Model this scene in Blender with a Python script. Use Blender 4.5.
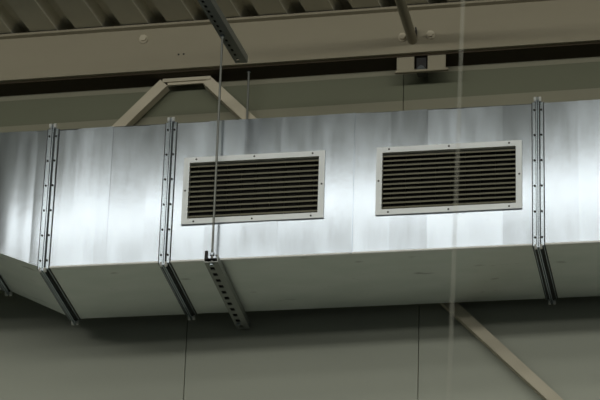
import bpy, bmesh, math, random
from mathutils import Vector, Matrix

random.seed(7)
for o in list(bpy.data.objects):
    bpy.data.objects.remove(o)
scene = bpy.context.scene
C = scene.collection

# World frame: X along the duct (right), Y away from the camera, Z up.
# The duct's front bottom edge runs along Y = 0 at height ZB above the floor.
ZB = 6.26

# ------------------------------------------------------------------ camera
PITCH, YAW, ROLL = math.radians(25.63), math.radians(10.857), math.radians(1.878)
R = Matrix.Rotation(YAW, 3, 'Z') @ Matrix.Rotation(PITCH, 3, 'X')
r0, u0, f0 = R @ Vector((1, 0, 0)), R @ Vector((0, 0, 1)), R @ Vector((0, 1, 0))
cr = math.cos(ROLL) * r0 + math.sin(ROLL) * u0
cu = -math.sin(ROLL) * r0 + math.cos(ROLL) * u0
cam_d = bpy.data.cameras.new('camera')
cam = bpy.data.objects.new('camera', cam_d)
C.objects.link(cam)
m3 = Matrix((cr, cu, -f0)).transposed()
cam.matrix_world = Matrix.Translation((1.9244, -10.0336, -4.664 + ZB)) @ m3.to_4x4()
cam_d.sensor_width = 36.0
cam_d.lens = 36.0 * 2945 / 600
cam_d.clip_end = 200
cam_d.dof.use_dof = True
cam_d.dof.focus_distance = 11.35
cam_d.dof.aperture_fstop = 6.0
scene.camera = cam

# ------------------------------------------------------------------ world, lamps, exposure
w = bpy.data.worlds.new('world')
scene.world = w
w.use_nodes = True
bg = w.node_tree.nodes['Background']
bg.inputs[0].default_value = (0.78, 0.86, 0.80, 1)
bg.inputs[1].default_value = 0.09

def lamp_row(y, z, power, length=9.0, width=0.12, x=-0.6, col=(1.0, 0.985, 0.905)):
    """a row of tube lamps hung under the roof, parallel to the duct"""
    l = bpy.data.lights.new('lamp_row', 'AREA')
    l.shape = 'RECTANGLE'
    l.size, l.size_y = length, width
    l.energy = power
    l.color = col
    o = bpy.data.objects.new('lamp_row', l)
    C.objects.link(o)
    o.location = (x, y, z + ZB)
    o.rotation_euler = Vector((0, 0.85, -0.52)).to_track_quat('-Z', 'Y').to_euler()
    return o

lamp_row(-2.10, 1.23, 8.6, 6.6, 0.16, x=0.9)
lamp_row(-3.15, 1.23, 13, 9.0, 0.22)
lamp_row(-6.0, 1.23, 108, 12, 0.40)
lamp_row(-11.0, 1.23, 140, 16, 0.60)

vs = scene.view_settings
vs.view_transform = 'Standard'
vs.look = 'None'
vs.gamma = 1
vs.use_curve_mapping = False
vs.exposure = 0.2

# ------------------------------------------------------------------ materials
def srgb(r, g, b):
    f = lambda c: (c / 255 / 12.92) if c / 255 <= 0.04045 else ((c / 255 + 0.055) / 1.055) ** 2.4
    return (f(r), f(g), f(b), 1)

def material(name, base, metallic=0.0, rough=0.5, var=0.08, nscale=(6, 6, 6), rvar=0.0,
             bump=0.0, bscale=(40, 40, 40), spec=0.5):
    m = bpy.data.materials.new(name)
    m.use_nodes = True
    nt = m.node_tree
    p = nt.nodes['Principled BSDF']
    p.inputs['Metallic'].default_value = metallic
    p.inputs['Roughness'].default_value = rough
    p.inputs['Specular IOR Level'].default_value = spec
    tc = nt.nodes.new('ShaderNodeTexCoord')
    mp = nt.nodes.new('ShaderNodeMapping')
    mp.inputs['Scale'].default_value = nscale
    nt.links.new(tc.outputs['Object'], mp.inputs[0])
    n = nt.nodes.new('ShaderNodeTexNoise')
    n.inputs['Scale'].default_value = 1.0
    n.inputs['Detail'].default_value = 5
    nt.links.new(mp.outputs[0], n.inputs['Vector'])
    mx = nt.nodes.new('ShaderNodeMix')
    mx.data_type = 'RGBA'
    nt.links.new(n.outputs['Fac'], mx.inputs[0])
    b = base
    mx.inputs[6].default_value = (b[0] * (1 - var), b[1] * (1 - var), b[2] * (1 - var), 1)
    mx.inputs[7].default_value = (min(1, b[0] * (1 + var)), min(1, b[1] * (1 + var)), min(1, b[2] * (1 + var)), 1)
    nt.links.new(mx.outputs[2], p.inputs['Base Color'])
    if rvar:
        mr = nt.nodes.new('ShaderNodeMapRange')
        mr.inputs[1].default_value, mr.inputs[2].default_value = 0.3, 0.7
        mr.inputs[3].default_value, mr.inputs[4].default_value = rough - rvar, rough + rvar
        nt.links.new(n.outputs['Fac'], mr.inputs[0])
        nt.links.new(mr.outputs[0], p.inputs['Roughness'])
    if bump:
        mp2 = nt.nodes.new('ShaderNodeMapping')
        mp2.inputs['Scale'].default_value = bscale
        nt.links.new(tc.outputs['Object'], mp2.inputs[0])
        n2 = nt.nodes.new('ShaderNodeTexNoise')
        n2.inputs['Scale'].default_value = 1.0
        n2.inputs['Detail'].default_value = 3
        nt.links.new(mp2.outputs[0], n2.inputs['Vector'])
        bp = nt.nodes.new('ShaderNodeBump')
        bp.inputs['Strength'].default_value = 1.0
        bp.inputs['Distance'].default_value = bump
        nt.links.new(n2.outputs['Fac'], bp.inputs['Height'])
        nt.links.new(bp.outputs[0], p.inputs['Normal'])
    return m

M_GALV = material('galvanised_sheet', (0.60, 0.67, 0.76), 1.0, 0.20, 0.10, (30, 30, 5), 0.022, 0.00022, (34, 34, 26))
def strip_tint(m, width, off, dcol, drough):
    """each rolled strip of the sheet has its own slight tint and polish"""
    nt = m.node_tree
    p = nt.nodes['Principled BSDF']
    geo = nt.nodes.new('ShaderNodeNewGeometry')
    sep = nt.nodes.new('ShaderNodeSeparateXYZ')
    nt.links.new(geo.outputs['Position'], sep.inputs[0])
    a = nt.nodes.new('ShaderNodeMath'); a.operation = 'SUBTRACT'; a.inputs[1].default_value = off
    b = nt.nodes.new('ShaderNodeMath'); b.operation = 'DIVIDE'; b.inputs[1].default_value = width
    c = nt.nodes.new('ShaderNodeMath'); c.operation = 'FLOOR'
    nt.links.new(sep.outputs['X'], a.inputs[0]); nt.links.new(a.outputs[0], b.inputs[0]); nt.links.new(b.outputs[0], c.inputs[0])
    wn = nt.nodes.new('ShaderNodeTexWhiteNoise'); wn.noise_dimensions = '1D'
    nt.links.new(c.outputs[0], wn.inputs['W'])
    mr = nt.nodes.new('ShaderNodeMapRange')
    mr.inputs[3].default_value, mr.inputs[4].default_value = 1 - dcol, 1 + dcol
    nt.links.new(wn.outputs['Value'], mr.inputs[0])
    old = p.inputs['Base Color'].links[0].from_socket
    sc = nt.nodes.new('ShaderNodeVectorMath'); sc.operation = 'SCALE'
    nt.links.new(old, sc.inputs[0]); nt.links.new(mr.outputs[0], sc.inputs['Scale'])
    nt.links.new(sc.outputs[0], p.inputs['Base Color'])
    oldr = p.inputs['Roughness'].links[0].from_socket
    m2 = nt.nodes.new('ShaderNodeMapRange')
    m2.inputs[3].default_value, m2.inputs[4].default_value = -drough, drough
    nt.links.new(wn.outputs['Value'], m2.inputs[0])
    ad = nt.nodes.new('ShaderNodeMath')
    nt.links.new(oldr, ad.inputs[0]); nt.links.new(m2.outputs[0], ad.inputs[1])
    nt.links.new(ad.outputs[0], p.inputs['Roughness'])
strip_tint(M_GALV, 0.1445, 0.205, 0.10, 0.016)
M_DUST = material('dusty_sheet', (0.12, 0.12, 0.10), 0.0, 0.9, 0.2)
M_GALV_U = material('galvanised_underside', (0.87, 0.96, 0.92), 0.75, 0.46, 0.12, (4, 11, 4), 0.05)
def scuffs(m, scale, lo, hi, dark):
    """sparse dark handling marks"""
    nt = m.node_tree
    p = nt.nodes['Principled BSDF']
    tc = nt.nodes.new('ShaderNodeTexCoord')
    mp = nt.nodes.new('ShaderNodeMapping'); mp.inputs['Scale'].default_value = scale
    mp.inputs['Rotation'].default_value = (0, 0, 0.35)
    nt.links.new(tc.outputs['Object'], mp.inputs[0])
    n = nt.nodes.new('ShaderNodeTexNoise'); n.inputs['Scale'].default_value = 1; n.inputs['Detail'].default_value = 3
    nt.links.new(mp.outputs[0], n.inputs['Vector'])
    mr = nt.nodes.new('ShaderNodeMapRange')
    mr.inputs[1].default_value, mr.inputs[2].default_value = lo, hi
    mr.inputs[3].default_value, mr.inputs[4].default_value = 1.0, dark
    nt.links.new(n.outputs['Fac'], mr.inputs[0])
    old = p.inputs['Base Color'].links[0].from_socket
    sc = nt.nodes.new('ShaderNodeVectorMath'); sc.operation = 'SCALE'
    nt.links.new(old, sc.inputs[0]); nt.links.new(mr.outputs[0], sc.inputs['Scale'])
    nt.links.new(sc.outputs[0], p.inputs['Base Color'])
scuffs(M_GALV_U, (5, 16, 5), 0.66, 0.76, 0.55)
M_FLANGE = material('galvanised_profile', (0.50, 0.57, 0.64), 1.0, 0.20, 0.04, (30, 30, 8))
M_BOLT = material('zinc_bolt', (0.88, 0.89, 0.86), 0.5, 0.40, 0.05)
M_STRUT = material('galvanised_channel', (0.36, 0.38, 0.36), 0.6, 0.5, 0.12, (20, 20, 20))
M_ROD = material('threaded_rod_steel', (0.24, 0.25, 0.23), 0.6, 0.5, 0.15, (30, 30, 300))
M_FRAME = material('grille_paint', srgb(214, 219, 220), 0.3, 0.42, 0.05, (8, 8, 8))
M_SLAT = material('slat_paint', srgb(140, 138, 120), 0.0, 0.5, 0.12, (3, 3, 30))
M_DARK = material('damper_shade_black', srgb(15, 14, 11), 0.0, 0.8, 0.3, (20, 20, 60))
M_SCREW = material('dark_screw', srgb(44, 43, 38), 0.4, 0.5, 0.1)
M_BEAM = material('beam_paint', srgb(152, 145, 124), 0.0, 0.55, 0.06, (2, 2, 7), 0.0, 0.0005, (5, 5, 12))
M_DECK = material('deck_paint', srgb(222, 218, 200), 0.0, 0.6, 0.08, (4, 2, 4))
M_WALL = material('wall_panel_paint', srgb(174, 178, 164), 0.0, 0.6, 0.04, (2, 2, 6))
M_WALL_SHADED = material('shaded_upper_wall', srgb(106, 109, 88), 0.0, 0.6, 0.05, (3, 3, 3))  # greenish wall tone with shade put into the colour
M_TRIM_LIT_WALL = material('trim_and_lit_wall', srgb(136, 134, 114), 0.0, 0.6, 0.05, (3, 3, 3))  # trim colour, also the lit part of the upper wall
M_UNDER_SHADE = material('brown_shade', srgb(58, 48, 30), 0.0, 0.8, 0.15)  # dark tone for the shade under the beam
M_JOINT = material('joint_dark', srgb(110, 110, 96), 0.0, 0.8, 0.1)
M_BRACE = material('brace_paint', srgb(196, 188, 166), 0.0, 0.5, 0.07, (10, 10, 10))
M_FLOOR = material('concrete', srgb(70, 70, 64), 0.0, 0.7, 0.1, (0.6, 0.6, 0.6))
M_CABLE = material('cable_grey', srgb(206, 206, 192), 0.0, 0.5, 0.05)
M_GASKET_SHADE = material('grey_gasket_shade', srgb(58, 61, 59), 0.0, 0.6, 0.1)  # gasket grey, also the shade drawn on the flanges
M_RUBBER = material('black_plastic', srgb(28, 28, 26), 0.0, 0.5, 0.1)

# ------------------------------------------------------------------ helpers
def bx(bm, x0, x1, y0, y1, z0, z1):
    v = [bm.verts.new(p) for p in ((x0, y0, z0), (x1, y0, z0), (x1, y1, z0), (x0, y1, z0),
                                   (x0, y0, z1), (x1, y0, z1), (x1, y1, z1), (x0, y1, z1))]
    for f in ((3, 2, 1, 0), (4, 5, 6, 7), (0, 1, 5, 4), (1, 2, 6, 5), (2, 3, 7, 6), (3, 0, 4, 7)):
        bm.faces.new([v[i] for i in f])
    return v

def box(*a):
    bm = bmesh.new()
    bx(bm, *a)
    return bm

def tube(bm, a, b, r, n=12, r2=None):
    a, b = Vector(a), Vector(b)
    d = (b - a).normalized()
    s = d.cross(Vector((0, 0, 1)))
    if s.length < 1e-3:
        s = Vector((1, 0, 0))
    s.normalize()
    t = d.cross(s)
    r2 = r if r2 is None else r2
    A, B = [], []
    for k in range(n):
        c = math.cos(2 * math.pi * k / n) * s + math.sin(2 * math.pi * k / n) * t
        A.append(bm.verts.new(a + r * c))
        B.append(bm.verts.new(b + r2 * c))
    for k in range(n):
        bm.faces.new((A[k], A[(k + 1) % n], B[(k + 1) % n], B[k]))
    bm.faces.new(A[::-1])
    bm.faces.new(B)

def prism(bm, prof, axis, a, b):
    """prof: closed 2-D outline; axis 'x' (prof = y,z) or 'y' (prof = x,z)"""
    def P(p, t):
        return (t, p[0], p[1]) if axis == 'x' else (p[0], t, p[1])
    A = [bm.verts.new(P(p, a)) for p in prof]
    B = [bm.verts.new(P(p, b)) for p in prof]
    n = len(prof)
    for k in range(n):
        bm.faces.new((A[k], A[(k + 1) % n], B[(k + 1) % n], B[k]))
    bm.faces.new(A[::-1])
    bm.faces.new(B)

def tag(o, label=None, cat=None, group=None, kind=None):
    if label: o['label'] = label
    if cat: o['category'] = cat
    if group: o['group'] = group
    if kind: o['kind'] = kind
    return o

def empty(name, loc):
    o = bpy.data.objects.new(name, None)
    C.objects.link(o)
    o.empty_display_size = 0.1
    o.location = (loc[0], loc[1], loc[2] + ZB)
    return o

def root_loc(o):
    while o.parent:
        o = o.parent
    return o.location

SKEW = -0.02            # the building's wall line is about one degree off the duct line

def obj(name, bm, mat, parent=None, loc=None, smooth=False, skew=False, recalc=True):
    """bm is in the duct frame; the object sits at loc (top level) or in its parent's frame"""
    if skew:
        for v in bm.verts:
            v.co.y += SKEW * v.co.x
    base = Vector(root_loc(parent)) if parent else Vector((loc[0], loc[1], loc[2] + ZB))
    for v in bm.verts:
        v.co.z += ZB
        v.co -= base
    if recalc:
        bmesh.ops.recalc_face_normals(bm, faces=bm.faces)
    me = bpy.data.meshes.new(name)
    bm.to_mesh(me)
    bm.free()
    me.materials.append(mat)
    if smooth:
        for p in me.polygons:
            p.use_smooth = True
    o = bpy.data.objects.new(name, me)
    C.objects.link(o)
    if parent:
        o.parent = parent
    else:
        o.location = base
    return o

def bevel(o, width, seg=1):
    b = o.modifiers.new('bevel', 'BEVEL')
    b.width = width
    b.segments = seg
    b.limit_method = 'ANGLE'
    return o

# ------------------------------------------------------------------ the setting
FLOOR = -ZB
o = obj('floor', box(-14, 14, -24, 2.0, FLOOR - 0.2, FLOOR), M_FLOOR, loc=(0, 0, FLOOR))
tag(o, 'grey concrete hall floor below the duct', 'floor', kind='structure')

WY = 0.60
wall = obj('wall_back', box(-9, 9, WY + 0.03, WY + 0.15, FLOOR, 1.50), M_JOINT, loc=(0, WY, FLOOR), skew=True)
tag(wall, 'grey panelled wall behind the metal duct', 'wall', kind='structure')
SHADE_EDGE_Z = 0.955  # height of the shadow edge drawn by two wall tones
joints = [-9.0]
pitch = 0.945
k0 = -0.563
xs = sorted([k0 + pitch * k for k in range(-9, 10)])
for a, b in zip(xs[:-1], xs[1:]):
    p = obj('panel', box(a + 0.0012, b - 0.0012, WY, WY + 0.04, FLOOR, 0.70), M_WALL, wall, skew=True)
    bevel(p, 0.0015)
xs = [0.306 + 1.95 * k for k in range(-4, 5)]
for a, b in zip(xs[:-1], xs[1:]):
    p = obj('shaded_upper_panel', box(a + 0.0015, b - 0.0015, WY - 0.002, WY + 0.04, SHADE_EDGE_Z, 1.078), M_WALL_SHADED, wall, skew=True)  # upper wall above the shadow edge, shade put into its colour
    p = obj('top_trim', box(a + 0.0015, b - 0.0015, WY - 0.003, WY + 0.04, 1.078, 1.108), M_TRIM_LIT_WALL, wall, skew=True)
    p = obj('lit_upper_panel', box(a + 0.0015, b - 0.0015, WY - 0.006, WY + 0.04, 0.705, SHADE_EDGE_Z), M_TRIM_LIT_WALL, wall, skew=True)  # same wall below the shadow edge, painted in the lighter lit tone

# roof beam along the wall
BY, B0, B1 = 0.48, 1.108, 1.325
bm = bmesh.new()
t = 0.012
prism(bm, [(BY - 0.012, B0), (BY + 0.125, B0), (BY + 0.125, B0 + t), (BY + t, B0 + t + 0.004), (BY + t, B1 - t),
           (BY + 0.125, B1 - t), (BY + 0.125, B1), (BY - 0.022, B1), (BY - 0.022, B1 - 0.010), (BY - 0.002, B1 - 0.014),
           (BY, B0 + 0.016), (BY - 0.012, B0 + 0.010)], 'x', -9, 9)
beam = obj('steel_beam', bm, M_BEAM, loc=(0, BY, B0), skew=True)
tag(beam, 'long pale painted steel beam under the corrugated roof deck', 'beam')
obj('underside_shade', box(-9, 9, BY + 0.008, WY - 0.004, B0 - 0.006, B0 + 0.002), M_UNDER_SHADE, beam, skew=True)  # brown strip added where the beam's underside is only in shade
def bolt_head(x, z, r=0.015, h=0.020, parent=beam, mat=M_BRACE, y=None, name='bolt'):
    bm = bmesh.new()
    yy = BY if y is None else y
    tube(bm, (x, yy + 0.004, z), (x, yy - h * 0.4, z), r * 1.25, 12)
    tube(bm, (x, yy + 0.004, z), (x, yy - h, z), r, 6)
    return obj(name, bm, mat, parent, skew=True)
for x, z in ((-0.784, 1.263), (0.317, 1.186), (0.433, 1.188)):
    bolt_head(x, z)
for x in (-0.630, -0.608):
    bolt_head(x, 1.181, 0.0035, 0.002, mat=M_SCREW, name='screw')

# corrugated roof deck
DZ = 1.330
deck = bmesh.new()
PER, TW, TD, SLOPE = 0.1985, 0.082, 0.040, 0.024
prof = []
x = -1.36 - PER * 38
while x < 9:
    prof += [(x, DZ), (x + SLOPE, DZ + TD), (x + TW - SLOPE, DZ + TD), (x + TW, DZ)]
    x += PER
YA, YB, DSK = 0.60, -14.0, 0.12
A = [deck.verts.new((p[0] + DSK * (YA - BY), YA, p[1])) for p in prof]
ymid = -1.2
Bv = [deck.verts.new((p[0] + DSK * (ymid - BY), ymid, p[1])) for p in prof]
Cv = [deck.verts.new((p[0] + DSK * (YB - BY), YB, p[1])) for p in prof]
for U, V in ((A, Bv), (Bv, Cv)):
    for i in range(len(prof) - 1):
        deck.faces.new((U[i], V[i], V[i + 1], U[i + 1]))
ceil = obj('ceiling', deck, M_DECK, loc=(0, 0, DZ), skew=False, recalc=False)
tag(ceil, 'corrugated metal roof deck above the beam', 'ceiling', kind='structure')
sol = ceil.modifiers.new('solid', 'SOLIDIFY')
sol.thickness = 0.002
sol.offset = 1

# ------------------------------------------------------------------ chevron brace between duct and wall
def angle_bar(name, p_top, p_bot, parent, wdt=0.043, flip=1):
    """steel angle in a plane parallel to the wall; p = (x, z) on its centre line"""
    a, b = Vector((p_top[0], 0, p_top[1])), Vector((p_bot[0], 0, p_bot[1]))
    d = (b - a).normalized()
    n = Vector((d.z, 0, -d.x))
    if n.z < 0: n = -n            # towards the upper side of the bar
    bm = bmesh.new()
    y0 = 0.535
    h = wdt / 2
    t = 0.005
    def slab(u0, u1, ya, yb):
        vs = []
        for P in (a, b):
            for u, y in ((u0, ya), (u1, ya), (u1, yb), (u0, yb)):
                q = P + n * u
                vs.append(bm.verts.new((q.x, y, q.z)))
        for f in ((0, 1, 2, 3), (7, 6, 5, 4), (0, 4, 5, 1), (1, 5, 6, 2), (2, 6, 7, 3), (3, 7, 4, 0)):
            bm.faces.new([vs[i] for i in f])
    slab(-h, h, y0, y0 + t)
    slab(-h, -h + t, y0 + t, y0 + 0.046)
    return obj(name, bm, M_BRACE, parent, skew=True)

br = empty('chevron_brace', (-0.60, 0.55, 1.10))
tag(br, 'pale steel angle brace in an inverted V running behind the duct', 'brace')
XA = -0.601
def leg_pt(side, z): return (XA + side * (0.2785 + (0.012 if side < 0 else -0.004) + 0.961 * (0.885 - z)), z)
angle_bar('brace_leg', leg_pt(1, 1.083), leg_pt(1, -2.2), br)
angle_bar('brace_leg', leg_pt(-1, 1.083), leg_pt(-1, -2.2), br)
bm = bmesh.new()
bx(bm, XA - 0.085, XA + 0.085, 0.541, 0.549, 1.072, 1.100)
bx(bm, XA - 0.105, XA + 0.10, 0.531, 0.545, 1.083, 1.098)
obj('gusset_plate', bm, M_BRACE, br, skew=True)

# bracket hung under the beam
bk = empty('beam_bracket', (0.395, 0.52, 1.03))
tag(bk, 'pale steel bracket with two short stubs under the beam', 'bracket')
for x0, x1 in ((0.292, 0.364), (0.420, 0.494)):
    obj('stub', box(x0, x1, 0.492, 0.500, 1.041, 1.108), M_BEAM, bk, skew=True)
bevel(obj('base_plate', box(0.284, 0.506, 0.490, 0.506, 1.031, 1.041), M_BEAM, bk, skew=True), 0.002)
bm = bmesh.new()
bx(bm, 0.372, 0.412, 0.505, 0.55, 1.036, 1.102)
obj('clamp_block', bm, M_RUBBER, bk, skew=True)
bm = bmesh.new()
prism(bm, [(0.374, 1.041), (0.412, 1.041), (0.404, 1.054), (0.393, 1.060), (0.382, 1.053)], 'y', 0.490, 0.504)
obj('wedge', bm, M_FLANGE, bk, skew=True)

# ------------------------------------------------------------------ ductwork
DD = 0.50       # depth
DH = 0.60       # height

def sheet_front(xcols, zrows, yoff, holes=(), lip=True):
    """front sheet as a grid of facets; columns between creases keep their own tilt"""
    bm = bmesh.new()
    for i in range(len(xcols) - 1):
        xa, xb = xcols[i], xcols[i + 1]
        rows = []
        for z in zrows:
            rows.append((bm.verts.new((xa, yoff(xa, z, i, 0), z)), bm.verts.new((xb, yoff(xb, z, i, 1), z))))
        for j in range(len(zrows) - 1):
            xm, zm = (xa + xb) / 2, (zrows[j] + zrows[j + 1]) / 2
            if any(h[0] < xm < h[1] and h[2] < zm < h[3] for h in holes):
                continue
            f = bm.faces.new((rows[j][0], rows[j][1], rows[j + 1][1], rows[j + 1][0]))
            f.smooth = True
    bmesh.ops.delete(bm, geom=[v for v in bm.verts if not v.link_faces], context='VERTS')
    return bm

def facet_field(creases, z0, z1, amp, bow, seed):
    rnd = random.Random(seed)
    key = {}
    for c in creases:
        key[round(c, 4)] = (0.0, rnd.uniform(-amp, amp), rnd.uniform(-amp, amp))
    cs = sorted(creases)
    tilt = [rnd.uniform(-1, 1) * amp * 1.3 for _ in cs]
    curl = [rnd.uniform(-1, 1) * amp * 0.6 for _ in cs]
    key[round(cs[0], 4)] = key[round(cs[-1], 4)] = (0, 0, 0)
    def Y(x, z, i, side):
        k = 0
        xt = x + (1e-4 if side == 0 else -1e-4)
        for q in range(len(cs) - 1):
            if cs[q] <= xt <= cs[q + 1]:
                k = q
                break
        u = (x - cs[k]) / (cs[k + 1] - cs[k])
        a, b = key[round(cs[k], 4)], key[round(cs[k + 1], 4)]
        v = (z - z0) / (z1 - z0)
        def q3(t):      # smooth through bottom, middle, top
            return (t[0] * (1 - v) * (1 - 2 * v) + t[1] * 4 * v * (1 - v) + t[2] * v * (2 * v - 1))
        e = (x - cs[0]) / (cs[-1] - cs[0])
        wdw = min(1.0, 6 * e, 6 * (1 - e))
        return 1.4 * tilt[k] * v + curl[k] * 4 * v * (1 - v) + (q3(a) * (1 - u) + q3(b) * u) - bow * 4 * v * (1 - v) * wdw
    return Y

def rows(z0, z1, n, extra=()):
    zs = sorted(set([round(z0 + (z1 - z0) * k / n, 4) for k in range(n + 1)] + [round(e, 4) for e in extra]))
    return zs

def flange(sec, xe, s, y0, y1, z0, z1):
    """bolted flange profile on one end of a duct section; s = side the section lies on (-1: left of xe)"""
    bm = bmesh.new()
    W, T, L, P = 0.0205, 0.003, 0.020, 0.0015
    def ring(xa, xb, out):
        xa, xb = sorted((xa, xb))
        bx(bm, xa, xb, y0 - out, y0, z0 - out, z1 + out)        # front
        bx(bm, xa, xb, y1, y1 + out, z0 - out, z1 + out)        # back
        bx(bm, xa, xb, y0, y1, z0 - out, z0)                    # bottom
        bx(bm, xa, xb, y0, y1, z1, z1 + out)                    # top
    ring(xe + s * P, xe + s * (P + 0.004), 0.018)
    ring(xe + s * (P + 0.004), xe + s * W, T)
    ring(xe + s * (W - 0.0025), xe + s * W, 0.0045)
    fl = obj('flange', bm, M_FLANGE, sec)
    bm = bmesh.new()
    ring(xe + s * W, xe + s * (W + 0.004), 0.0026)  # dark bands draw the shade along the profile's edges
    ring(xe + s * (P + 0.004), xe + s * (P + 0.0075), 0.0062)
    ring(xe, xe + s * P, 0.010)  # gasket between the two flanges
    xa, xb = sorted((xe + s * (P + 0.008), xe + s * (W - 0.003)))
    bx(bm, xa, xb, y0 + 0.006, y1, z0 - 0.0042, z0)  # dark plate added for the shade in the underside recess
    obj('gasket_and_shade', bm, M_GASKET_SHADE, fl)
    # rivets along front and underside, too small to take apart
    bm = bmesh.new()
    xr = xe + s * 0.0135
    z = z0 + 0.03
    while z < z1 - 0.01:
        tube(bm, (xr, y0 - T + 0.001, z), (xr, y0 - T - 0.003, z), 0.0042, 8)
        z += 0.108
    rv = obj('rivets', bm, M_SCREW, fl)
    rv['kind'] = 'stuff'
    for zc in (z0, z1):
        sg = -1 if zc == z0 else 1
        for yc, sy in ((y0, -1), (y1, 1)):
            bm = bmesh.new()
            zz = zc + sg * 0.012
            yy = yc + sy * 0.010
            tube(bm, (xe + s * 0.005, yy, zz), (xe + s * 0.014, yy, zz), 0.010, 6)
            obj('corner_bolt', bm, M_BOLT, fl)
    return fl

def solidify(o, t=0.0015):
    m = o.modifiers.new('gauge', 'SOLIDIFY')
    m.thickness = t
    m.offset = -1
    return o

def duct_section(label, x0, x1, creases, seed, holes=(), amp=0.0018, bow=0.001, fl=(1, 1), ubow=0.004):
    sec = empty('duct_section', ((x0 + x1) / 2, DD / 2, 0))
    tag(sec, label, 'duct', 'duct sections')
    Y = facet_field(creases, 0, DH, amp, bow, seed)
    cols = set(round(c, 4) for c in creases)
    for h in holes:
        cols |= {round(h[0], 4), round(h[1], 4)}
    zx = [h[2] for h in holes] + [h[3] for h in holes]
    f = obj('front_panel', sheet_front(sorted(cols), rows(0, DH, 14, zx), Y, holes), M_GALV, sec, recalc=False)
    bm = bmesh.new()                                             # folded edge under the front sheet
    for xa, xb in ((x0, x1),):
        prism(bm, [(-0.0015, 0.006), (-0.0022, 0.001), (-0.001, -0.0018), (0.006, -0.0024), (0.006, 0.0)], 'x', xa, xb)
    obj('bottom_hem', bm, M_BOLT, f)
    # underside
    bm = bmesh.new()
    nx, ny = max(4, int((x1 - x0) / 0.12)), 6
    rnd = random.Random(seed + 50)
    g = [[None] * (ny + 1) for _ in range(nx + 1)]
    for i in range(nx + 1):
        for j in range(ny + 1):
            u, v = i / nx, j / ny
            edge = 16 * u * (1 - u) * v * (1 - v)
            z = -ubow * edge + (rnd.uniform(-0.0012, 0.0012) if 0 < i < nx and 0 < j < ny else 0)
            g[i][j] = bm.verts.new((x0 + (x1 - x0) * u, DD * v, z))
    for i in range(nx):
        for j in range(ny):
            q = bm.faces.new((g[i][j], g[i][j + 1], g[i + 1][j + 1], g[i + 1][j]))
            q.smooth = True
    obj('bottom_panel', bm, M_GALV_U, sec, recalc=False)
    obj('back_panel', box(x0, x1, DD - 0.0015, DD, 0, DH), M_GALV, sec)
    obj('top_panel', box(x0, x1, 0, DD, DH - 0.0015, DH), M_DUST, sec)
    if fl[0]: flange(sec, x0, 1, 0, DD, 0, DH)
    if fl[1]: flange(sec, x1, -1, 0, DD, 0, DH)
    return sec

FX = (-1.002, -0.523, 0.919)
GR = ((-0.4645, 0.0955, 0.153, 0.443), (0.2945, 0.8585, 0.152, 0.443))
BORD = 0.0225
holes = [(g[0] + BORD - 0.004, g[1] - BORD + 0.004, g[2] + BORD - 0.004, g[3] - BORD + 0.004) for g in GR]

duct_section('short galvanised duct section between two flanges, left of the grilles', FX[0], FX[1],
             [FX[0], -0.90, -0.757, -0.61, FX[1]], 3, ubow=0.003)
sec_c = duct_section('long galvanised duct section carrying both louvred grilles', FX[1], FX[2],
             [FX[1], -0.370, -0.225, -0.085, 0.060, 0.205, 0.340, 0.490, 0.635, 0.780, FX[2]], 11, holes)
bm = bmesh.new()
prism(bm, [(-0.008, 0.0), (-0.008, 0.6), (0.003, 0.6), (0.003, 0.0)], 'x', 0.2025, 0.2075)
obj('standing_seam', bm, M_GALV, sec_c)
duct_section('plain galvanised duct section at the right end, beyond the last flange', FX[2], 2.40,
             [FX[2], 1.07, 1.22, 1.37, 1.52, 1.70, 1.9, 2.15, 2.40], 23, fl=(1, 0))

# tapered section on the left
XL = -1.275
L0, L1, LZ0, LZ1 = 0.035, 0.455, 0.122, 0.618
red = empty('duct_reducer', (-1.10, DD / 2, 0))
tag(red, 'short tapered duct reducer with slanting underside at the left end', 'duct', 'duct sections')
colsR = []
for x, y in ((FX[0], 0.0), (-1.030, 0.0035), (-1.062, 0.0090), (-1.066, 0.0096), (-1.072, 0.0100), (-1.095, 0.0110), (-1.115, 0.0145),
             (-1.140, 0.0155), (-1.170, 0.0180), (-1.21, 0.0245), (XL, 0.035)):
    colsR.append((x, y, 0.122 * (FX[0] - x) / (FX[0] - XL)))
bm = bmesh.new()
nr = 10
prev = None
for ci, (x, y, zb) in enumerate(colsR):
    zt = DH + (LZ1 - DH) * (FX[0] - x) / (FX[0] - XL)
    col = []
    for j in range(nr + 1):
        v = j / nr
        col.append(bm.verts.new((x, y - 0.002 * 4 * v * (1 - v) * (0 if ci in (0, len(colsR) - 1) else 1), zb + (zt - zb) * v)))
    if prev:
        for j in range(nr):
            f = bm.faces.new((col[j], prev[j], prev[j + 1], col[j + 1]))
            f.smooth = True
    prev = col
obj('front_panel', bm, M_GALV, red, recalc=False)
bm = bmesh.new()
fr = [bm.verts.new((x, y, zb - 0.0005)) for x, y, zb in colsR]
bkv = [bm.verts.new((x, DD + (L1 - DD) * (FX[0] - x) / (FX[0] - XL), zb - 0.0005)) for x, y, zb in colsR]
for i in range(len(colsR) - 1):
    bm.faces.new((fr[i + 1], bkv[i + 1], bkv[i], fr[i]))
solidify(obj('bottom_panel', bm, M_GALV_U, red, recalc=False))
def quad(ps):
    bm = bmesh.new()
    bm.faces.new([bm.verts.new(p) for p in ps])
    return bm
solidify(obj('back_panel', quad([(FX[0], DD, 0), (XL, L1, LZ0), (XL, L1, LZ1), (FX[0], DD, DH)]), M_GALV, red, recalc=False))
solidify(obj('top_panel', quad([(FX[0], 0, DH), (FX[0], DD, DH), (XL, L1, LZ1), (XL, L0, LZ1)]), M_GALV, red, recalc=False))
flange(red, FX[0], -1, 0, DD, 0, DH)
flange(red, XL, 1, L0, L1, LZ0, LZ1)
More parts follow.
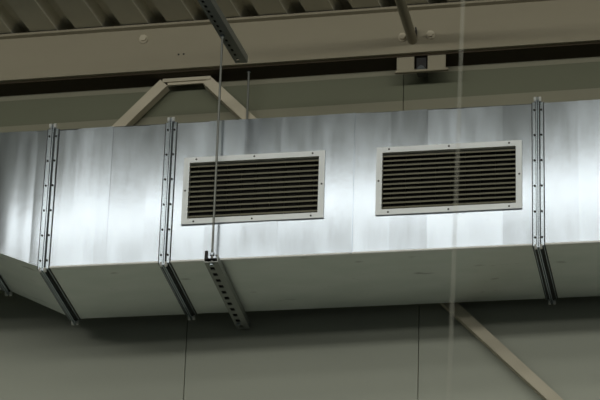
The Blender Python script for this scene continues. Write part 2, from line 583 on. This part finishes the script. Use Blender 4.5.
# the narrower run going on to the left
sm = empty('duct_section', (-1.6, DD / 2, LZ0))
tag(sm, 'narrower duct run left of the tapered reducer, only its flange underside in view', 'duct', 'duct sections')
for nm, a in (('front_panel', (-2.6, XL, L0, L0 + 0.0015, LZ0, LZ1)), ('back_panel', (-2.6, XL, L1 - 0.0015, L1, LZ0, LZ1)),
              ('bottom_panel', (-2.6, XL, L0, L1, LZ0, LZ0 + 0.0015)), ('top_panel', (-2.6, XL, L0, L1, LZ1 - 0.0015, LZ1))):
    obj(nm, box(*a), M_GALV_U if nm[0] == 'b' else M_GALV, sm)
flange(sm, XL, -1, L0, L1, LZ0, LZ1)

# ------------------------------------------------------------------ grilles
def grille(label, g, nsl):
    x0, x1, z0, z1 = g
    gr = empty('air_grille', ((x0 + x1) / 2, 0, z0))
    tag(gr, label, 'grille', 'louvred grilles on the duct')
    yb, yf = -0.0035, -0.0085
    bm = bmesh.new()
    outer = [(x0, z0), (x1, z0), (x1, z1), (x0, z1)]
    inn = [(x0 + BORD, z0 + BORD), (x1 - BORD, z0 + BORD), (x1 - BORD, z1 - BORD), (x0 + BORD, z1 - BORD)]
    e = 0.002
    o1 = [bm.verts.new((p[0], 0.0005, p[1])) for p in outer]
    cx, cz = (x0 + x1) / 2, (z0 + z1) / 2
    sh = lambda p, d: (p[0] + math.copysign(d, cx - p[0]), p[1] + math.copysign(d, cz - p[1]))
    o2 = [bm.verts.new((sh(p, 0.0012)[0], yf, sh(p, 0.0012)[1])) for p in outer]
    i1 = [bm.verts.new((sh(p, -e)[0], yf, sh(p, -e)[1])) for p in inn]
    i2 = [bm.verts.new((p[0], yf + 0.003, p[1])) for p in inn]
    i3 = [bm.verts.new((p[0], 0.03, p[1])) for p in inn]
    for U, V in ((o1, o2), (o2, i1), (i1, i2), (i2, i3)):
        for k in range(4):
            bm.faces.new((U[k], U[(k + 1) % 4], V[(k + 1) % 4], V[k]))
    obj('frame', bm, M_FRAME, gr)
    ix0, ix1, iz0, iz1 = x0 + BORD, x1 - BORD, z0 + BORD, z1 - BORD
    pitch = (iz1 - iz0) / (nsl + 0.35)
    proto = None
    ang, dep, th = math.radians(41), 0.017, 0.0016
    for k in range(nsl):
        zc = iz0 + pitch * (k + 0.70)
        if proto is None:
            bm = bmesh.new()
            ca, sa = math.cos(ang), math.sin(ang)
            # front edge low, back edge high, with a rolled front lip
            pr = [(-dep / 2 * ca, -dep / 2 * sa), (0.0, -0.0006), (dep / 2 * ca, dep / 2 * sa)]
            top = [(y - th * sa, z + th * ca) for y, z in pr]
            outl = [(pr[0][0] - 0.001, pr[0][1] - 0.001)] + pr[1:] + top[::-1] + [(pr[0][0] - 0.0022, pr[0][1] + 0.0008)]
            prism(bm, [(y + 0.005, z + zc) for y, z in outl], 'x', ix0, ix1)
            proto = obj('slat', bm, M_SLAT, gr)
            z_first = zc
        else:
            s = proto.copy()
            C.objects.link(s)
            s.parent = gr
            s.location.z = zc - z_first
            s.rotation_euler.y = random.uniform(-0.0016, 0.0016)
    # damper added behind the slats, blackened to give the duct interior's shade
    bm = bmesh.new()
    bx(bm, ix0 - 0.003, ix1 + 0.003, 0.044, 0.048, iz0 - 0.003, iz1 + 0.003)
    n = 9
    for k in range(n):
        xx = ix0 + (ix1 - ix0) * (k + 0.5) / n
        bx(bm, xx - 0.001, xx + 0.001, 0.026, 0.045, iz0 + 0.001, iz1 - 0.001)
    bx(bm, ix0 - 0.003, ix1 + 0.003, 0.028, 0.048, iz1 - 0.0005, iz1 + 0.003)
    bx(bm, ix0 - 0.003, ix1 + 0.003, 0.028, 0.048, iz0 - 0.003, iz0 + 0.0005)
    obj('added_shade_damper', bm, M_DARK, gr)
    hb = BORD / 2
    xm, zm = (x0 + x1) / 2, (z0 + z1) / 2
    for px, pz in ((x0 + 0.05, z0 + hb), (xm, z0 + hb), (x1 - 0.05, z0 + hb), (x0 + 0.05, z1 - hb), (xm, z1 - hb), (x1 - 0.05, z1 - hb),
                   (x0 + hb, zm), (x1 - hb, zm)):
        bm = bmesh.new()
        tube(bm, (px, yf + 0.001, pz), (px, yf - 0.0015, pz), 0.0038, 10)
        obj('screw', bm, M_SCREW, gr)
    return gr

grille('louvred grille crossed by the threaded rod, left one of the pair on the duct', GR[0], 11)
grille('louvred grille without a hanger rod, right one of the pair on the duct', GR[1], 12)

# ------------------------------------------------------------------ slotted channels and rods
def slotted_channel(name, label, xc, y0, y1, zbot, h, wdt, a=0.0, hole=(0.013, 0.020), off=0.0, pitch=0.05):
    """channel open at the top; its web, with a row of holes, faces down; a = sideways drift per metre"""
    root = empty(name, (xc, (y0 + y1) / 2, zbot))
    tag(root, label, 'channel')
    bm = bmesh.new()
    t = 0.0025
    xl, xr = xc - wdt / 2, xc + wdt / 2
    hx0, hx1 = xc + off - hole[0] / 2, xc + off + hole[0] / 2
    bx(bm, xl, hx0, y0, y1, zbot, zbot + t)
    bx(bm, hx1, xr, y0, y1, zbot, zbot + t)
    y = y1
    prev = y1
    yy = y1 - 0.03
    while yy > y0 + 0.02:
        bx(bm, hx0, hx1, yy + hole[1] / 2, prev, zbot, zbot + t)
        prev = yy - hole[1] / 2
        yy -= pitch
    bx(bm, hx0, hx1, y0, prev, zbot, zbot + t)
    for s in (-1, 1):
        xo = xl if s < 0 else xr
        xi = xo - s * t
        bx(bm, min(xo, xi), max(xo, xi), y0, y1, zbot + t, zbot + h)
        xi2 = xo - s * 0.010
        bx(bm, min(xo, xi2), max(xo, xi2), y0, y1, zbot + h, zbot + h + t)
    ym = -0.05
    for v in bm.verts:
        v.co.x += a * (v.co.y - ym)
    obj('channel', bm, M_STRUT, root)
    # black strip added inside, standing in for the shade seen through the holes
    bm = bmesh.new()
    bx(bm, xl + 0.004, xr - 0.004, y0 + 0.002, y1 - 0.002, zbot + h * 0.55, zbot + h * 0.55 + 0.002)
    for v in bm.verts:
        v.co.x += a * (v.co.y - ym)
    obj('hole_shade', bm, M_RUBBER, root)
    return root

def nut(parent, x, y, z, r=0.0095, h=0.009, name='nut'):
    bm = bmesh.new()
    tube(bm, (x, y, z), (x, y, z + h), r, 6)
    return obj(name, bm, M_FLANGE, parent)

RX = -0.3255
low = slotted_channel('slotted_channel', 'slotted steel channel crossing under the duct, holding the threaded rods',
                      RX, -0.062, 0.588, -0.037, 0.0285, 0.052, 0.0, (0.018, 0.026), -0.006, 0.056)
bm = bmesh.new()
prism(bm, [(-0.072, -0.028), (-0.060, -0.030), (-0.060, 0.006), (-0.066, 0.010)], 'x', RX - 0.024, RX - 0.012)
obj('end_clip', bm, M_RUBBER, low)
up = slotted_channel('slotted_channel', 'dark slotted steel channel reaching out in front of the beam',
                     RX + 0.009, -1.15, 0.192, 0.958, 0.030, 0.050, 0.090, (0.012, 0.020), -0.008, 0.040)
for y in (-0.66, -1.06):
    bm = bmesh.new()
    tube(bm, (RX + 0.009 + 0.09 * (y + 0.05), y, 0.962), (RX + 0.009 + 0.09 * (y + 0.05), y, DZ + 0.001), 0.005, 10)
    obj('hanger_rod', bm, M_ROD, up)

def rod(label, x, y, z0, z1, r=0.0050):
    root = empty('threaded_rod', (x, y, z0))
    tag(root, label, 'rod', 'threaded hanger rods')
    # threaded shaft: a fine zigzag profile turned round the axis
    bm = bmesh.new()
    n = 10
    pit = 0.006
    cnt = int((z1 - z0) / pit)
    prev = None
    for k in range(cnt * 2 + 1):
        z = z0 + (z1 - z0) * k / (cnt * 2)
        rr = r if k % 2 else r * 0.86
        ring = [bm.verts.new((x + rr * math.cos(2 * math.pi * q / n), y + rr * math.sin(2 * math.pi * q / n), z)) for q in range(n)]
        if prev:
            for q in range(n):
                bm.faces.new((prev[q], prev[(q + 1) % n], ring[(q + 1) % n], ring[q]))
        else:
            bm.faces.new(ring[::-1])
        prev = ring
    bm.faces.new(prev)
    obj('shaft', bm, M_ROD, root, smooth=True)
    return root

r1 = rod('thin threaded rod hanging in front of the left grille', RX, -0.046, -0.044, 0.985)
nut(r1, RX, -0.046, -0.043)
nut(r1, RX, -0.046, -0.0015)
nut(r1, RX, -0.046, 0.949)
r2 = rod('thin threaded rod behind the duct, hanging from the beam', RX - 0.010, 0.532, -0.044, 1.112)
nut(r2, RX - 0.010, 0.532, -0.043)
nut(r2, RX - 0.010, 0.532, -0.0015)
nut(r2, RX - 0.010, 0.532, 1.099)

# ------------------------------------------------------------------ pipe running to the beam
pp = empty('round_pipe', (0.345, BY, 1.19))
tag(pp, 'round painted steel pipe butting against the beam between two bolts', 'pipe')
bm = bmesh.new()
P0, P1 = Vector((0.358, BY - 0.010, 1.172)), Vector((0.345, -1.6, 1.150))
tube(bm, P0, P1, 0.0205, 20)
obj('tube', bm, M_BEAM, pp, smooth=False)
bm = bmesh.new()
bx(bm, 0.372, 0.377, BY - 0.040, BY - 0.006, 1.172, 1.215)
obj('fixing_tab', bm, M_RUBBER, pp)
bm = bmesh.new()
tube(bm, (0.347, -1.0, 1.175), (0.347, -1.0, DZ), 0.005, 10)
obj('hanger_rod', bm, M_ROD, pp)

# ------------------------------------------------------------------ cable hanging nearer the viewer
bm = bmesh.new()
pts = [Vector((1.144 + (z + 1.212) * 0.0255, -4.0, z)) for z in (DZ, -1.2, -2.1, -4.0, FLOOR)]
n = 8
prev = None
for p in pts:
    ring = [bm.verts.new((p.x + 0.0014 * math.cos(2 * math.pi * q / n), p.y + 0.0014 * math.sin(2 * math.pi * q / n), p.z)) for q in range(n)]
    if prev:
        for q in range(n):
            bm.faces.new((prev[q], prev[(q + 1) % n], ring[(q + 1) % n], ring[q]))
    else:
        bm.faces.new(ring)
    prev = ring
bm.faces.new(prev)
o = obj('hanging_cable', bm, M_CABLE, loc=(1.1, -4.0, FLOOR), smooth=True)
tag(o, 'thin blurred pale cable hanging in front of the right grille', 'cable')
